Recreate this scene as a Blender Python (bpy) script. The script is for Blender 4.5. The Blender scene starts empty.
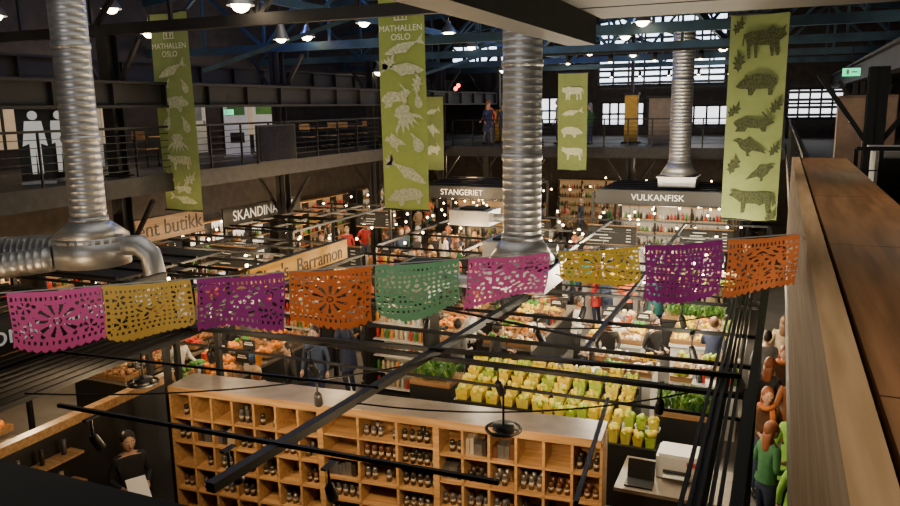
import bpy, math, random
from mathutils import Matrix, Vector
random.seed(7)
rnd=random.random
def U(a,b): return a+(b-a)*rnd()
COL=bpy.context.scene.collection

# ------------------------------------------------------------ materials
_m={}
def mat(name,c=(.5,.5,.5),rough=.6,metal=0.,em=0.,emc=None,var=.15,scale=6.,bump=0.,trans=0.,spec=.5):
    if name in _m: return _m[name]
    m=bpy.data.materials.new(name); m.use_nodes=True
    nt=m.node_tree; b=nt.nodes['Principled BSDF']; out=nt.nodes['Material Output']
    b.inputs['Roughness'].default_value=rough; b.inputs['Metallic'].default_value=metal; b.inputs['Specular IOR Level'].default_value=spec
    c4=(c[0],c[1],c[2],1)
    b.inputs['Base Color'].default_value=c4
    if var>0 or bump>0:
        tc=nt.nodes.new('ShaderNodeTexCoord'); n=nt.nodes.new('ShaderNodeTexNoise')
        n.inputs['Scale'].default_value=scale; n.inputs['Detail'].default_value=4
        nt.links.new(tc.outputs['Object'],n.inputs['Vector'])
        if var>0:
            r=nt.nodes.new('ShaderNodeValToRGB')
            r.color_ramp.elements[0].position=.3; r.color_ramp.elements[1].position=.7
            r.color_ramp.elements[0].color=(c[0]*(1-var),c[1]*(1-var),c[2]*(1-var),1)
            r.color_ramp.elements[1].color=(min(1,c[0]*(1+var)),min(1,c[1]*(1+var)),min(1,c[2]*(1+var)),1)
            nt.links.new(n.outputs['Fac'],r.inputs['Fac']); nt.links.new(r.outputs['Color'],b.inputs['Base Color'])
        if bump>0:
            bp=nt.nodes.new('ShaderNodeBump'); bp.inputs['Strength'].default_value=bump; bp.inputs['Distance'].default_value=.02
            nt.links.new(n.outputs['Fac'],bp.inputs['Height']); nt.links.new(bp.outputs['Normal'],b.inputs['Normal'])
    if em>0:
        b.inputs['Emission Color'].default_value=(*(emc or c),1); b.inputs['Emission Strength'].default_value=em
    if trans>0:
        t=nt.nodes.new('ShaderNodeBsdfTranslucent'); t.inputs['Color'].default_value=c4
        mx=nt.nodes.new('ShaderNodeMixShader'); mx.inputs[0].default_value=trans
        nt.links.new(b.outputs[0],mx.inputs[1]); nt.links.new(t.outputs[0],mx.inputs[2]); nt.links.new(mx.outputs[0],out.inputs['Surface'])
    _m[name]=m; return m
def wood(name,c1,c2,axis='X',rough=.45,scale=1.5,spec=.5):
    if name in _m: return _m[name]
    m=bpy.data.materials.new(name); m.use_nodes=True; nt=m.node_tree; b=nt.nodes['Principled BSDF']
    tc=nt.nodes.new('ShaderNodeTexCoord'); mp=nt.nodes.new('ShaderNodeMapping')
    s={'X':(scale,scale*14,scale*14),'Y':(scale*14,scale,scale*14),'Z':(scale*14,scale*14,scale)}[axis]
    mp.inputs['Scale'].default_value=s
    n=nt.nodes.new('ShaderNodeTexNoise'); n.inputs['Scale'].default_value=1; n.inputs['Detail'].default_value=6
    r=nt.nodes.new('ShaderNodeValToRGB'); r.color_ramp.elements[0].color=(*c1,1); r.color_ramp.elements[1].color=(*c2,1)
    r.color_ramp.elements[0].position=.35; r.color_ramp.elements[1].position=.65
    nt.links.new(tc.outputs['Object'],mp.inputs[0]); nt.links.new(mp.outputs[0],n.inputs['Vector']); nt.links.new(n.outputs['Fac'],r.inputs['Fac'])
    nt.links.new(r.outputs[0],b.inputs['Base Color']); b.inputs['Roughness'].default_value=rough; b.inputs['Specular IOR Level'].default_value=spec
    _m[name]=m; return m
BLACK=mat('black_steel',(.008,.008,.009),.5,.2,var=.3,scale=3)
DARK=mat('dark_steel',(.015,.014,.015),.6,.1,var=.3,scale=2)
BLUEST=mat('blue_grey_steel',(.022,.055,.09),.55,.2,var=.35,scale=2)
GALV=mat('galvanised_steel',(.50,.51,.52),.42,.8,var=.12,scale=5,bump=.04)
WHITE=mat('white_paint',(.75,.74,.70),.5,var=.05)
PAPER=mat('paper_white',(.85,.84,.8),.7,var=.03)
SHELFW=wood('shelf_pine',(.34,.18,.07),(.52,.31,.135),'X')
LEDGEW=wood('ledge_oak',(.13,.065,.028),(.24,.125,.06),'Y',.38)
LEDGET=wood('ledge_ply_edge',(.30,.21,.12),(.42,.30,.19),'Y',.85,spec=.1)
STONE=mat('counter_stone',(.24,.195,.155),.4,var=.25,scale=4)
REDLED=mat('red_led',(1,.05,.03),em=12,var=0)

# ------------------------------------------------------------ mesh builder
class MB:
    def __init__(s): s.v=[];s.f=[];s.mi=[];s.mats=[];s.sm=[]
    def m(s,mt):
        if mt not in s.mats: s.mats.append(mt)
        return s.mats.index(mt)
    def add(s,vs,fs,mt,smooth=False):
        o=len(s.v); s.v+= [tuple(v) for v in vs]; k=s.m(mt)
        for f in fs: s.f.append(tuple(i+o for i in f)); s.mi.append(k); s.sm.append(smooth)
    def box(s,c,d,mt,rz=0,M=None):
        x,y,z=d[0]/2,d[1]/2,d[2]/2
        vs=[Vector((a*x,b*y,e*z)) for a in(-1,1) for b in(-1,1) for e in(-1,1)]
        if M is not None: vs=[M@v for v in vs]
        elif rz: R=Matrix.Rotation(rz,3,'Z'); vs=[R@v for v in vs]
        c=Vector(c); vs=[v+c for v in vs]
        s.add(vs,[(0,1,3,2),(4,6,7,5),(0,4,5,1),(2,3,7,6),(0,2,6,4),(1,5,7,3)],mt)
    def b2(s,x0,x1,y0,y1,z0,z1,mt): s.box(((x0+x1)/2,(y0+y1)/2,(z0+z1)/2),(abs(x1-x0),abs(y1-y0),abs(z1-z0)),mt)
    def bar(s,p0,p1,w,h,mt):
        p0=Vector(p0);p1=Vector(p1);d=p1-p0;L=d.length
        if L<1e-6:return
        x=d/L; up=Vector((0,0,1))
        if abs(x.z)>.99: up=Vector((0,1,0))
        y=up.cross(x).normalized(); z=x.cross(y)
        M=Matrix((x,y,z)).transposed()
        s.box((p0+p1)/2,(L,w,h),mt,M=M)
    def tube(s,pts,rs,mt,n=12,caps=True,flat=1.0):
        pts=[Vector(p) for p in pts]
        if not isinstance(rs,(list,tuple)): rs=[rs]*len(pts)
        vs=[];fs=[];pu=None
        for i,p in enumerate(pts):
            if i==0:d=pts[1]-p
            elif i==len(pts)-1:d=p-pts[-2]
            else:
                d=(pts[i+1]-p).normalized()+(p-pts[i-1]).normalized()
            if d.length<1e-9: d=Vector((0,0,1))
            d.normalize()
            if pu is None:
                pu=Vector((1,0,0)) if abs(d.x)<.9 else Vector((0,1,0))
            a=(pu-d*pu.dot(d)).normalized(); pu=a; b=d.cross(a)
            for k in range(n):
                t=2*math.pi*k/n; vs.append(p+a*math.cos(t)*rs[i]+b*math.sin(t)*rs[i]*flat)
        for i in range(len(pts)-1):
            for k in range(n):
                fs.append((i*n+k,i*n+(k+1)%n,(i+1)*n+(k+1)%n,(i+1)*n+k))
        if caps: fs.append(tuple(range(n-1,-1,-1))); fs.append(tuple((len(pts)-1)*n+k for k in range(n)))
        s.add(vs,fs,mt,True)
    def ball(s,c,r,mt,nu=8,nv=6,sc=(1,1,1)):
        vs=[];fs=[]
        for j in range(1,nv):
            ph=math.pi*j/nv
            for i in range(nu):
                t=2*math.pi*i/nu
                vs.append((c[0]+r*sc[0]*math.sin(ph)*math.cos(t),c[1]+r*sc[1]*math.sin(ph)*math.sin(t),c[2]+r*sc[2]*math.cos(ph)))
        vs.append((c[0],c[1],c[2]+r*sc[2])); vs.append((c[0],c[1],c[2]-r*sc[2])); T=len(vs)-2;B=T+1
        for j in range(nv-2):
            for i in range(nu): fs.append((j*nu+i,(j+1)*nu+i,(j+1)*nu+(i+1)%nu,j*nu+(i+1)%nu))
        for i in range(nu):
            fs.append((T,i,(i+1)%nu)); q=(nv-2)*nu; fs.append((B,q+(i+1)%nu,q+i))
        s.add(vs,fs,mt,True)
    def obj(s,name,loc=(0,0,0),parent=None,rz=0):
        me=bpy.data.meshes.new(name); me.from_pydata(s.v,[],s.f)
        for m_ in s.mats: me.materials.append(m_)
        me.polygons.foreach_set('material_index',s.mi); me.polygons.foreach_set('use_smooth',s.sm); me.update()
        o=bpy.data.objects.new(name,me); COL.objects.link(o); o.location=loc; o.rotation_euler=(0,0,rz)
        if parent: o.parent=parent
        return o
def empty(name,loc=(0,0,0)):
    e=bpy.data.objects.new(name,None); COL.objects.link(e); e.location=loc; return e
def text(body,size,mt,loc,rot,parent,ext=.004,name='lettering',align='CENTER'):
    cu=bpy.data.curves.new(name,'FONT'); cu.body=body; cu.size=size; cu.extrude=ext; cu.align_x=align; cu.align_y='CENTER'
    cu.materials.append(mt); o=bpy.data.objects.new(name,cu); COL.objects.link(o); o.location=loc; o.rotation_euler=rot
    if parent: o.parent=parent
    return o
def light(name,kind,loc,power,col=(1,.8,.55),size=.2,rot=(0,0,0),sy=None,spot=None):
    l=bpy.data.lights.new(name,kind); l.energy=power; l.color=col
    if kind=='AREA':
        l.size=size
        if sy: l.shape='RECTANGLE'; l.size_y=sy
    else: l.shadow_soft_size=size
    if kind=='SPOT': l.spot_size=spot or 1.6; l.spot_blend=.6
    o=bpy.data.objects.new(name,l); COL.objects.link(o); o.location=loc; o.rotation_euler=rot; return o

# ------------------------------------------------------------ room shell
def single(name,fn):
    b=MB(); fn(b); return b.obj(name)
FLOOR=mat('concrete_floor',(.13,.12,.11),.4,var=.25,scale=1.5)
single('floor',lambda b:b.b2(-18,8,-6,40,-.1,0,FLOOR))
CEIL=mat('roof_dark',(.014,.016,.022),.8,var=.3,scale=1)
single('ceiling',lambda b:b.b2(-18,8,-6,40,11,11.1,CEIL))
WALLD=mat('wall_dark_brick',(.035,.027,.024),.8,var=.35,scale=3)
single('wall_left',lambda b:b.b2(-18.1,-18,-6,40,0,11,WALLD))
single('wall_right',lambda b:b.b2(8,8.1,-6,40,0,11,mat('wall_right_grey',(.08,.07,.06),.8)))
single('wall_back',lambda b:b.b2(-18,8,-6.1,-6,0,11,WALLD))
SKYW=mat('window_daylight',(.75,.85,1),em=5.,emc=(.70,.83,1),var=0)
WARMW=mat('window_daylight_pale',(1,.97,.9),em=2.6,emc=(.92,.94,1),var=0)
single('wall_far',lambda b:b.b2(-18,8,40,40.1,0,11,WALLD))
def window(n,x0,x1,z0,z1,nx,nz,y=39.95,pm=SKYW,blind=False):
    e=empty('window_%d'%n,((x0+x1)/2,y,(z0+z1)/2))
    b=MB(); w=x1-x0;h=z1-z0
    b.box((0,0,0),(w,.02,h),pm)
    b.obj('pane',parent=e)
    b=MB()
    for i in range(nx+1):
        x=-w/2+w*i/nx; b.box((x,-.06,0),(.16 if i in(0,nx) else .09,.1,h),DARK)
    for j in range(nz+1):
        z=-h/2+h*j/nz; b.box((0,-.06,z),(w,.1,.16 if j in(0,nz) else .1),DARK)
    if blind:
        k=int(h/.3)
        for j in range(k): b.box((0,-.1,-h/2+(j+.5)*h/k),(w,.03,.13),mat('blind_slat',(.10,.11,.13),.5))
    b.obj('mullions',parent=e)
window(1,-8.8,-2.6,6.9,8.4,8,2,blind=True)
window(2,-8.8,-2.6,8.7,10.4,8,2,blind=True)
window(3,-12.4,-9.3,5.0,6.4,6,2,pm=WARMW)
window(4,-8.6,-6.4,4.9,6.1,5,2,pm=WARMW)
window(5,.2,2.6,5.2,6.6,5,2,pm=WARMW,blind=True)
window(6,-5.2,-2.2,4.9,5.9,5,1,pm=WARMW)
window(7,-17,-13.4,8.2,9.4,5,1,blind=True)

# ------------------------------------------------------------ mezzanines
MEZ=mat('mezzanine_fascia',(.03,.027,.026),.6,var=.3)
single('mezzanine_floor_left',lambda b: b.b2(-18,-12.7,-6,40,4.2,4.6,MEZ))
single('mezzanine_floor_far',lambda b:b.b2(-12.7,.19,29,40,4.0,4.4,MEZ))
single('mezzanine_floor_right',lambda b:b.b2(.22,8,-6,40,4.0,4.3,mat('mezz_right_floor',(.16,.13,.10),.5)))
def railing(name,p0,p1,h=1.0,n=12,bars=5):
    b=MB(); p0=Vector(p0);p1=Vector(p1)
    b.bar(p0+Vector((0,0,h)),p1+Vector((0,0,h)),.06,.05,BLACK)
    for i in range(1,bars+1): 
        z=h*i/(bars+1); b.bar(p0+Vector((0,0,z)),p1+Vector((0,0,z)),.015,.015,BLACK)
    for i in range(n+1):
        p=p0.lerp(p1,i/n); b.bar(p,p+Vector((0,0,h)),.05,.03,BLACK)
    return b.obj(name)
railing('mezzanine_railing',(-12.75,-4,4.6),(-12.75,29,4.6),1.05,28,6)
railing('mezzanine_railing',(-12.4,29.1,4.4),(.1,29.1,4.4),1.05,14,6)
railing('mezzanine_railing',(.27,9.3,4.3),(.27,29,4.3),1.1,16,8)

e=empty('wooden_parapet_ledge',(0,0,0))
b=MB()
for i in range(6):
    y0=-2+i*1.86
    b.b2(.222,.66,y0,y0+1.85,5.36,5.40,LEDGEW)
b.obj('top_board',parent=e)
b=MB(); b.b2(.13,.205,-2,9.16,5.375,5.405,LEDGET); b.b2(.13,.15,-2,9.16,4.45,5.375,LEDGET); b.obj('edge_board',parent=e)
b=MB(); b.b2(.15,.64,-2,9.14,4.3,5.36,mat('parapet_core',(.03,.02,.015),.7)); b.obj('parapet_core',parent=e)
b=MB(); b.b2(.15,.21,-2,9.2,3.95,4.45,MEZ); b.obj('lower_fascia',parent=e)

b=MB(); b.b2(-9,.12,.5,.85,5.335,5.385,BLACK); b.b2(-9,.12,.78,.84,4.2,5.335,BLACK)
b.obj('black_parapet_railing')
single('mezzanine_floor_near',lambda b:b.b2(-9,.14,-6,.84,4.0,4.3,MEZ))

e=empty('ceiling_slab',(0,0,0))
b=MB(); b.b2(-2.45,7.5,-4,11.25,7.2,7.32,mat('slab_soffit',(.035,.029,.024),.6,var=.2,scale=1)); b.obj('soffit',parent=e)
b=MB(); b.b2(-2.85,-2.45,-4,10.9,6.82,7.35,DARK); b.b2(-3.1,-2.2,-4,10.9,7.35,7.4,DARK)
for i in range(7): b.b2(-2.45,7.5,i*1.8-.9,i*1.8-.86,7.19,7.2,DARK)
b.obj('edge_beam',parent=e)

# ------------------------------------------------------------ roof steel
for k,y in enumerate([7.5,12.5,18.5,24,30,35.5]):
    b=MB(); mt=BLUEST if k!=1 else DARK
    zl=7.7
    b.bar((-18,y,zl),(8,y,zl),.16,.22,mt); b.bar((-18,y,9.2),(-5,y,10.6),.16,.2,mt); b.bar((-5,y,10.6),(8,y,9.2),.16,.2,mt)
    n=12
    for i in range(n):
        xa=-18+26*i/n; xb=-18+26*(i+1)/n; top=lambda x:9.2+1.4*(1-abs(x+5)/13)
        if i%2: b.bar((xa,y,top(xa)),(xb,y,zl),.09,.09,mt)
        else: b.bar((xa,y,zl),(xb,y,top(xb)),.09,.09,mt)
        b.bar((xb,y,zl),(xb,y,top(xb)),.07,.07,mt)
    b.obj('roof_truss')
for x,z in [(-12.8,6.35),(-15.5,7.0)]:
    b=MB(); b.b2(x-.16,x+.16,-5,39.8,z+.22,z+.28,DARK); b.b2(x-.16,x+.16,-5,39.8,z-.28,z-.22,DARK); b.b2(x-.03,x+.03,-5,39.8,z-.22,z+.22,DARK)
    for i in range(30): b.b2(x-.14,x+.14,-4+i*1.45,-3.96+i*1.45,z-.22,z+.22,DARK)
    b.obj('crane_beam')
b=MB(); x,z=2.05,6.85
b.b2(x-.16,x+.16,11.5,39.8,z+.22,z+.28,DARK); b.b2(x-.16,x+.16,11.5,39.8,z-.28,z-.22,DARK); b.b2(x-.03,x+.03,11.5,39.8,z-.22,z+.22,DARK); b.obj('crane_beam')
for x in(-9.5,-6,-2):
    b=MB(); b.bar((x,0,8.15 if x!=-6 else 8.6),(x,39,8.15 if x!=-6 else 8.6),.1,.16,BLUEST)
    for i in range(9): b.bar((x,3+i*4,8.15),(x+(1.5 if i%2 else -1.5),5+i*4,10.3),.07,.07,BLUEST)
    b.obj('roof_purlin')
b=MB()
for (p,q) in (((-12.4,14.4,6.9),(-8.5,18.4,8.9)),((-12.3,23.5,6.9),(-9.5,18.6,8.8)),((-12.3,24.4,6.9),(-7.5,29.8,9.0)),((-9.3,24.2,7.9),(-4,29.8,9.4)),((-2,29.8,7.9),(-7,24.2,9.4)),((-8,30.3,9.2),(-3,35,7.9)),((-11,35,7.9),(-8,30.3,9.2))):
    b.bar(p,q,.1,.1,BLUEST)
b.obj('wind_bracing')
def column(x,y,z0,z1,w=.3,mt=DARK):
    b=MB(); b.b2(x-w/2,x+w/2,y-w/2,y-w/2+.03,z0,z1,mt); b.b2(x-w/2,x+w/2,y+w/2-.03,y+w/2,z0,z1,mt); b.b2(x-.02,x+.02,y-w/2,y+w/2,z0,z1,mt)
    b.b2(x-w*.7,x+w*.7,y-w*.7,y+w*.7,z0,z0+.04,mt)
    b.bar((x,y,z1-1.4),(x+.9,y,z1-.1),.08,.08,mt); b.bar((x,y,z1-1.4),(x-.9,y,z1-.1),.08,.08,mt)
    b.obj('steel_column')
for y in(7.5,12.5,18.5,24,30,35.5):
    column(-13.3,y,4.6,7.6); column(-13.3,y,0,4.2)
for y in(14.8,20,26): column(1.45 if y<15 else 2.05,y,4.3,6.55)
for x in(-9.5,-5.2,-1): column(x,29.5,0,4)

YEL=mat('yellow_paint',(.62,.36,.03),.5)
for (x,w,z1) in((-5.6,.5,6.4),(-11.3,.22,5.9)):
    b=MB(); b.b2(x-w/2,x+w/2,31.5,31.9,4.4,z1,YEL); b.b2(x-w*.6,x+w*.6,31.45,31.95,z1-.05,z1+.05,DARK); b.b2(x-w*.7,x+w*.7,31.4,32,4.4,4.5,DARK); b.b2(x-.06,x+.06,31.6,31.8,z1,11,DARK); b.obj('yellow_pillar')
b=MB(); b.b2(-4.9,-3.9,31.6,32.2,4.4,6.2,mat('beige_panel',(.32,.25,.18),.6)); b.b2(-5.0,-3.8,31.5,32.3,6.2,6.3,DARK); b.obj('beige_partition')

# ------------------------------------------------------------ ducts
def ribs(p0,p1,r,step):
    p0=Vector(p0);p1=Vector(p1);L=(p1-p0).length;n=int(L/step);pts=[];rs=[]
    for i in range(n):
        for t,q in((0,1),(.80,1),(.84,1.014),(.96,1.014)):
            pts.append(p0.lerp(p1,(i+t)/n)); rs.append(r*q)
    return pts,rs
def duct(name,x,y,z0,z1,r,cone_r,cone_h,box=None,extras=None):
    b=MB(); p,q=ribs((x,y,z0),(x,y,z1),r,.11); b.tube(p,q,GALV,28)
    for zz in (z0+1.2,z0+2.6,z0+4.0): b.tube([(x,y,zz),(x,y,zz+.09)],r*1.06,GALV,28)
    b.tube([(x,y,z0-cone_h-.08),(x,y,z0-cone_h)],cone_r,GALV,32); b.tube([(x,y,z0-cone_h),(x,y,z0-.05)],[cone_r,r*1.08],GALV,32); b.tube([(x,y,z0-.05),(x,y,z0+.02)],r*1.08,GALV,32)
    if box: b.box((x,y,z0-cone_h-.08-box[2]/2),box,GALV); b.box((x,y,z0-cone_h-.1),(box[0]+.1,box[1]+.1,.04),GALV)
    if extras: extras(b)
    return b.obj(name)
def ex(b):
    x,y=-10.05,8.75
    b.tube([(x,y,3.6),(x,y,4.05)],[.58,.58],GALV,28)
    for a,c,r in (((x-.4,y-.2,3.85),(x-4.5,y-1.3,3.62),.24),((x-.3,y-.5,3.75),(x-3.0,y-2.6,3.45),.2)):
        p,q=ribs(a,c,r,.11); b.tube(p,q,GALV,20)
    b.tube([(x+.3,y+.1,3.9),(x+.75,y+.25,3.9),(x+.92,y+.3,3.75),(x+.97,y+.32,3.4),(x+.97,y+.32,3.2)],.17,GALV,18)
duct('ventilation_duct',-10.05,8.75,4.35,10.95,.27,.58,.28,None,ex)
duct('ventilation_duct',-3.66,11.33,3.98,10.95,.30,.52,.36,(1.05,1.05,.36))
duct('ventilation_duct',-3.05,26.5,4.1,8.6,.35,.6,.4,(1.2,1.2,.35))

# ------------------------------------------------------------ banners
SIL={
'fish':[(0,.5),(.15,.65),(.4,.74),(.65,.62),(.8,.53),(1,.78),(.94,.5),(1,.22),(.8,.46),(.65,.38),(.5,.2),(.4,.28),(.15,.35)],
'bull':[(0,.62),(.05,.75),(.0,.95),(.09,.83),(.2,.86),(.3,.96),(.45,.86),(.8,.86),(.95,.8),(1,.45),(.97,.42),(.93,.7),(.9,.5),(.9,.0),(.83,.0),(.82,.35),(.75,.45),(.74,0),(.68,0),(.66,.4),(.4,.36),(.38,0),(.32,0),(.3,.38),(.27,0),(.2,0),(.19,.45),(.12,.5)],
'boar':[(0,.38),(.1,.6),(.2,.75),(.24,.92),(.3,.85),(.5,.95),(.8,.9),(.97,.7),(1,.5),(.95,.4),(.9,.3),(.9,0),(.8,0),(.78,.3),(.5,.26),(.42,0),(.33,0),(.3,.28),(.12,.3)],
'bird':[(0,.7),(.1,.8),(.2,.85),(.3,.75),(.45,.95),(.6,.72),(.8,.5),(1,.2),(.85,.25),(.6,.3),(.5,.15),(.55,0),(.45,0),(.42,.2),(.25,.35),(.15,.6)],
'hare':[(0,.45),(.08,.6),(.15,.65),(.3,1),(.33,.95),(.22,.65),(.4,.6),(.7,.75),(.95,.55),(1,.4),(.9,.2),(.95,.0),(.7,.0),(.65,.2),(.35,.15),(.3,0),(.2,0),(.2,.25),(.1,.35)],
'leaf':[(0,0),(.1,.25),(.02,.45),(.2,.42),(.25,.7),(.4,.55),(.55,.85),(.62,.62),(1,1),(.85,.5),(.98,.4),(.7,.32),(.72,.12),(.45,.22),(.3,.05),(.15,.12)],
'octopus':[(.35,1),(.65,1),(.78,.8),(.7,.6),(.95,.35),(1,.1),(.88,.25),(.72,.4),(.8,.0),(.65,.3),(.6,.02),(.52,.32),(.42,0),(.38,.32),(.22,.0),(.27,.4),(.1,.25),(0,.1),(.05,.35),(.3,.6),(.22,.8)],
'pear':[(.4,1),(.5,.9),(.58,.75),(.8,.45),(.85,.2),(.7,.03),(.5,0),(.3,.03),(.15,.2),(.2,.45),(.42,.75),(.38,.9)],
'cow':[(0,.7),(.08,.82),(.02,.92),(.15,.9),(.25,.85),(.75,.88),(.97,.8),(1,.3),(.95,.3),(.93,.65),(.9,.45),(.92,0),(.84,0),(.8,.4),(.68,.3),(.6,.38),(.4,.38),(.36,0),(.29,0),(.28,.4),(.2,.5),(.12,.6)],
}
def banner(x,y,z0,z1,w,base,motif,items,title=None,name='hanging_banner'):
    e=empty(name,(x,y,0)); b=MB(); nz=24; nx=6
    vs=[];fs=[]
    def yy(xx,z): return .025*math.sin(xx*5+z*1.1)
    for j in range(nz+1):
        for i in range(nx+1):
            xx=-w/2+w*i/nx; z=z0+(z1-z0)*j/nz; vs.append((xx,yy(xx,z),z))
    for j in range(nz):
        for i in range(nx): a=j*(nx+1)+i; fs.append((a,a+1,a+nx+2,a+nx+1))
    b.add(vs,fs,base,True); b.obj('cloth',parent=e)
    b=MB(); b.tube([(-w/2-.05,0,z1),(w/2+.05,0,z1)],.025,DARK,8); b.tube([(-w/2-.02,0,z0),(w/2+.02,0,z0)],.02,DARK,8)
    b.tube([(-w/2+.05,0,z1),(-w/2+.05,0,z1+1.2)],.006,DARK,5); b.tube([(w/2-.05,0,z1),(w/2-.05,0,z1+1.2)],.006,DARK,5); b.obj('hanging_rods',parent=e)
    b=MB()
    for (k,cx,cz,sw,sh,rot,flip) in items:
        P=SIL[k]; vs=[]
        for (px,pz) in P:
            px=(px-.5)*sw*(-1 if flip else 1); pz=(pz-.5)*sh
            qx=px*math.cos(rot)-pz*math.sin(rot); qz=px*math.sin(rot)+pz*math.cos(rot)
            X=max(-w/2,min(w/2,cx*w+qx)); vs.append((X,-.032,z0+cz*(z1-z0)+qz))
        b.add(vs,[tuple(range(len(vs)))],motif)
    b.obj('printed_motifs',parent=e)
    if title:
        TW=mat('banner_white',(.85,.87,.75),.6,var=0)
        text("MATHALLEN\nOSLO",.17,TW,(0,-.06,z1-title-.36),(math.pi/2,0,0),e,.001)
        b=MB(); zc=z1-title
        for dx in(-.13,-.045,.045,.13): b.box((dx,-.05,zc),(.02,.004,.22),TW)
        for dz in(-.11,.11): b.box((0,-.05,zc+dz),(.3,.004,.02),TW)
        for sx in(-1,1): b.bar((sx*.13,-.05,zc+.1),(sx*.045,-.05,zc-.08),.004,.02,TW); b.bar((sx*.0,-.05,zc+.02),(sx*.045,-.05,zc+.1),.004,.02,TW)
        b.obj('printed_emblem',parent=e)
G1=mat('banner_green_a',(.27,.34,.11),.75,var=.08,trans=.2); G2=mat('banner_green_b',(.28,.36,.09),.75,var=.08,trans=.2); G3=mat('banner_green_c',(.29,.36,.13),.75,var=.08,trans=.2)
ML=mat('banner_motif_light',(.58,.62,.42),.75,var=.35,scale=25); MD=mat('banner_motif_dark',(.06,.075,.025),.75,var=.8,scale=40)
FISHW=[('fish',0,.72,.85,.42,.4,0),('leaf',-.25,.64,.35,.35,0,0),('pear',.3,.64,.25,.35,.4,0),('boar',.05,.55,.75,.38,.1,1),('pear',.25,.45,.3,.42,.4,0),('pear',-.22,.46,.3,.42,-.4,0),('octopus',0,.35,.6,.42,0,0),('cow',0,.255,.7,.36,0,0),('pear',-.3,.18,.25,.35,.3,0),('leaf',.25,.17,.35,.35,0,0),('fish',.05,.06,.8,.35,-.2,1),('hare',.05,.12,.5,.25,0,0)]
banner(-12.48,13.5,3.75,8.12,1.06,G1,ML,FISHW,.45)
banner(-7.08,14.1,3.9,8.6,1.03,G2,ML,[('fish',.05,.70,.95,.42,.3,0),('leaf',-.3,.64,.35,.35,.1,0),('fish',.0,.61,1.0,.5,-.1,1),('leaf',.3,.55,.35,.35,.9,0),('hare',-.15,.50,.7,.42,.2,1),('pear',.33,.48,.25,.35,.2,0),('octopus',.05,.40,.7,.55,.5,0),('pear',.28,.30,.35,.45,.5,0),('bird',-.2,.30,.45,.45,.3,0),('leaf',-.35,.22,.25,.35,.3,0),('fish',.05,.17,1.0,.5,-.5,1),('boar',0,.06,.85,.38,.1,0)],.78)
banner(-.52,17.1,3.55,7.75,1.1,G3,MD,[('bull',.1,.87,.85,.62,.1,1),('leaf',-.36,.95,.3,.3,.5,0),('leaf',-.34,.78,.35,.35,.9,0),('boar',.0,.67,.8,.46,0,0),('leaf',.36,.57,.3,.35,.3,0),('leaf',-.36,.55,.3,.3,.3,0),('hare',.0,.49,.8,.42,.0,1),('bird',-.05,.37,.7,.42,-.1,0),('leaf',.38,.36,.25,.3,.3,0),('leaf',-.33,.28,.35,.35,.6,0),('bird',.15,.24,.6,.36,.2,1),('cow',.03,.10,.9,.52,0,0),('leaf',.38,.03,.25,.25,.3,0)],None)
banner(-6.8,26.8,3.7,7.1,1.05,G1,ML,[('bull',0,.8,.8,.5,0,0),('fish',0,.6,.8,.4,.2,0),('boar',0,.4,.8,.4,0,1),('cow',0,.18,.8,.5,0,0)])
banner(-12.2,26.8,3.6,6.4,.8,G1,ML,[('fish',0,.8,.6,.4,.3,0),('bird',0,.55,.6,.5,0,0),('hare',0,.3,.6,.5,0,1)])

# ------------------------------------------------------------ papel picado
P0=Vector((-3.05,2.18,5.235));P1=Vector((.10,3.58,5.437));LN=(Vector((P1.x-P0.x,P1.y-P0.y,0))).length
e=empty('papel_picado_bunting',(0,0,0))
b=MB()
string=[(-5.9,.87,5.385),(-4.6,1.49,5.20)]+[tuple(P0.lerp(P1,t/8)) for t in range(9)]+[(.128,3.592,5.41)]
b.tube(string,.003,mat('string',(.5,.5,.45),.8),6); b.obj('string',parent=e)
FC=[('pink',(.80,.12,.42)),('gold',(.78,.50,.10)),('purple',(.38,.04,.30)),('orange',(.80,.20,.04)),('green',(.20,.50,.27)),('pink',(.85,.14,.48)),('yellow',(.85,.60,.06)),('purple',(.34,.03,.30)),('orange',(.82,.24,.07))]
FS=[(.004,.417,.25),(.422,.804,.245),(.83,1.213,.245),(1.234,1.591,.245),(1.608,1.973,.235),(2.013,2.369,.225),(2.404,2.752,.155),(2.778,3.117,.25),(3.139,3.45,.245)]
ux=Vector((P1.x-P0.x,P1.y-P0.y,0))/LN; un=Vector((ux.y,-ux.x,0))
def hole(k,u,v,asp):
    a=abs(u)
    if v<.09 or a>.955: return False
    if v>.90: return False
    if v<.15: return math.sin(u*60)>.35
    if v>.84: return math.sin(u*50+1)>.35
    if a>.89: return math.sin(v*55)>.3
    if a>.85 or v<.19 or v>.80: return False
    X=a; Y=(v-.5)*asp; r=math.hypot(X*.9,Y*1.25); th=math.atan2(Y*1.25,X)
    for (cx,cy) in ((.66,-.30*asp/1.3),(.66,.26*asp/1.3)):
        rr=math.hypot(X-cx,Y-cy); t2=math.atan2(Y-cy,X-cx)
        if rr<.17: return .045<rr<.15 and math.cos(t2*5)>.15
    if k%3==0:
        if r<.12: return .05<r<.085
        if r<.45: return math.cos(th*10+k)>.45 and .15<r<.42
        return math.sin(X*24+k)*math.sin(Y*26)>.45
    if k%3==1:
        if r<.34: return math.sin(X*30+math.sin(Y*18)*2.2)*math.cos(Y*25)>.35
        return math.sin((X+Y)*27)*math.sin((X-Y)*27)>.42
    if r<.40: return math.sin(r*36)>.2 and math.cos(th*7)>-.2
    return math.sin(X*21+math.cos(Y*14)*1.8)*math.cos(Y*23+k)>.42
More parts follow.
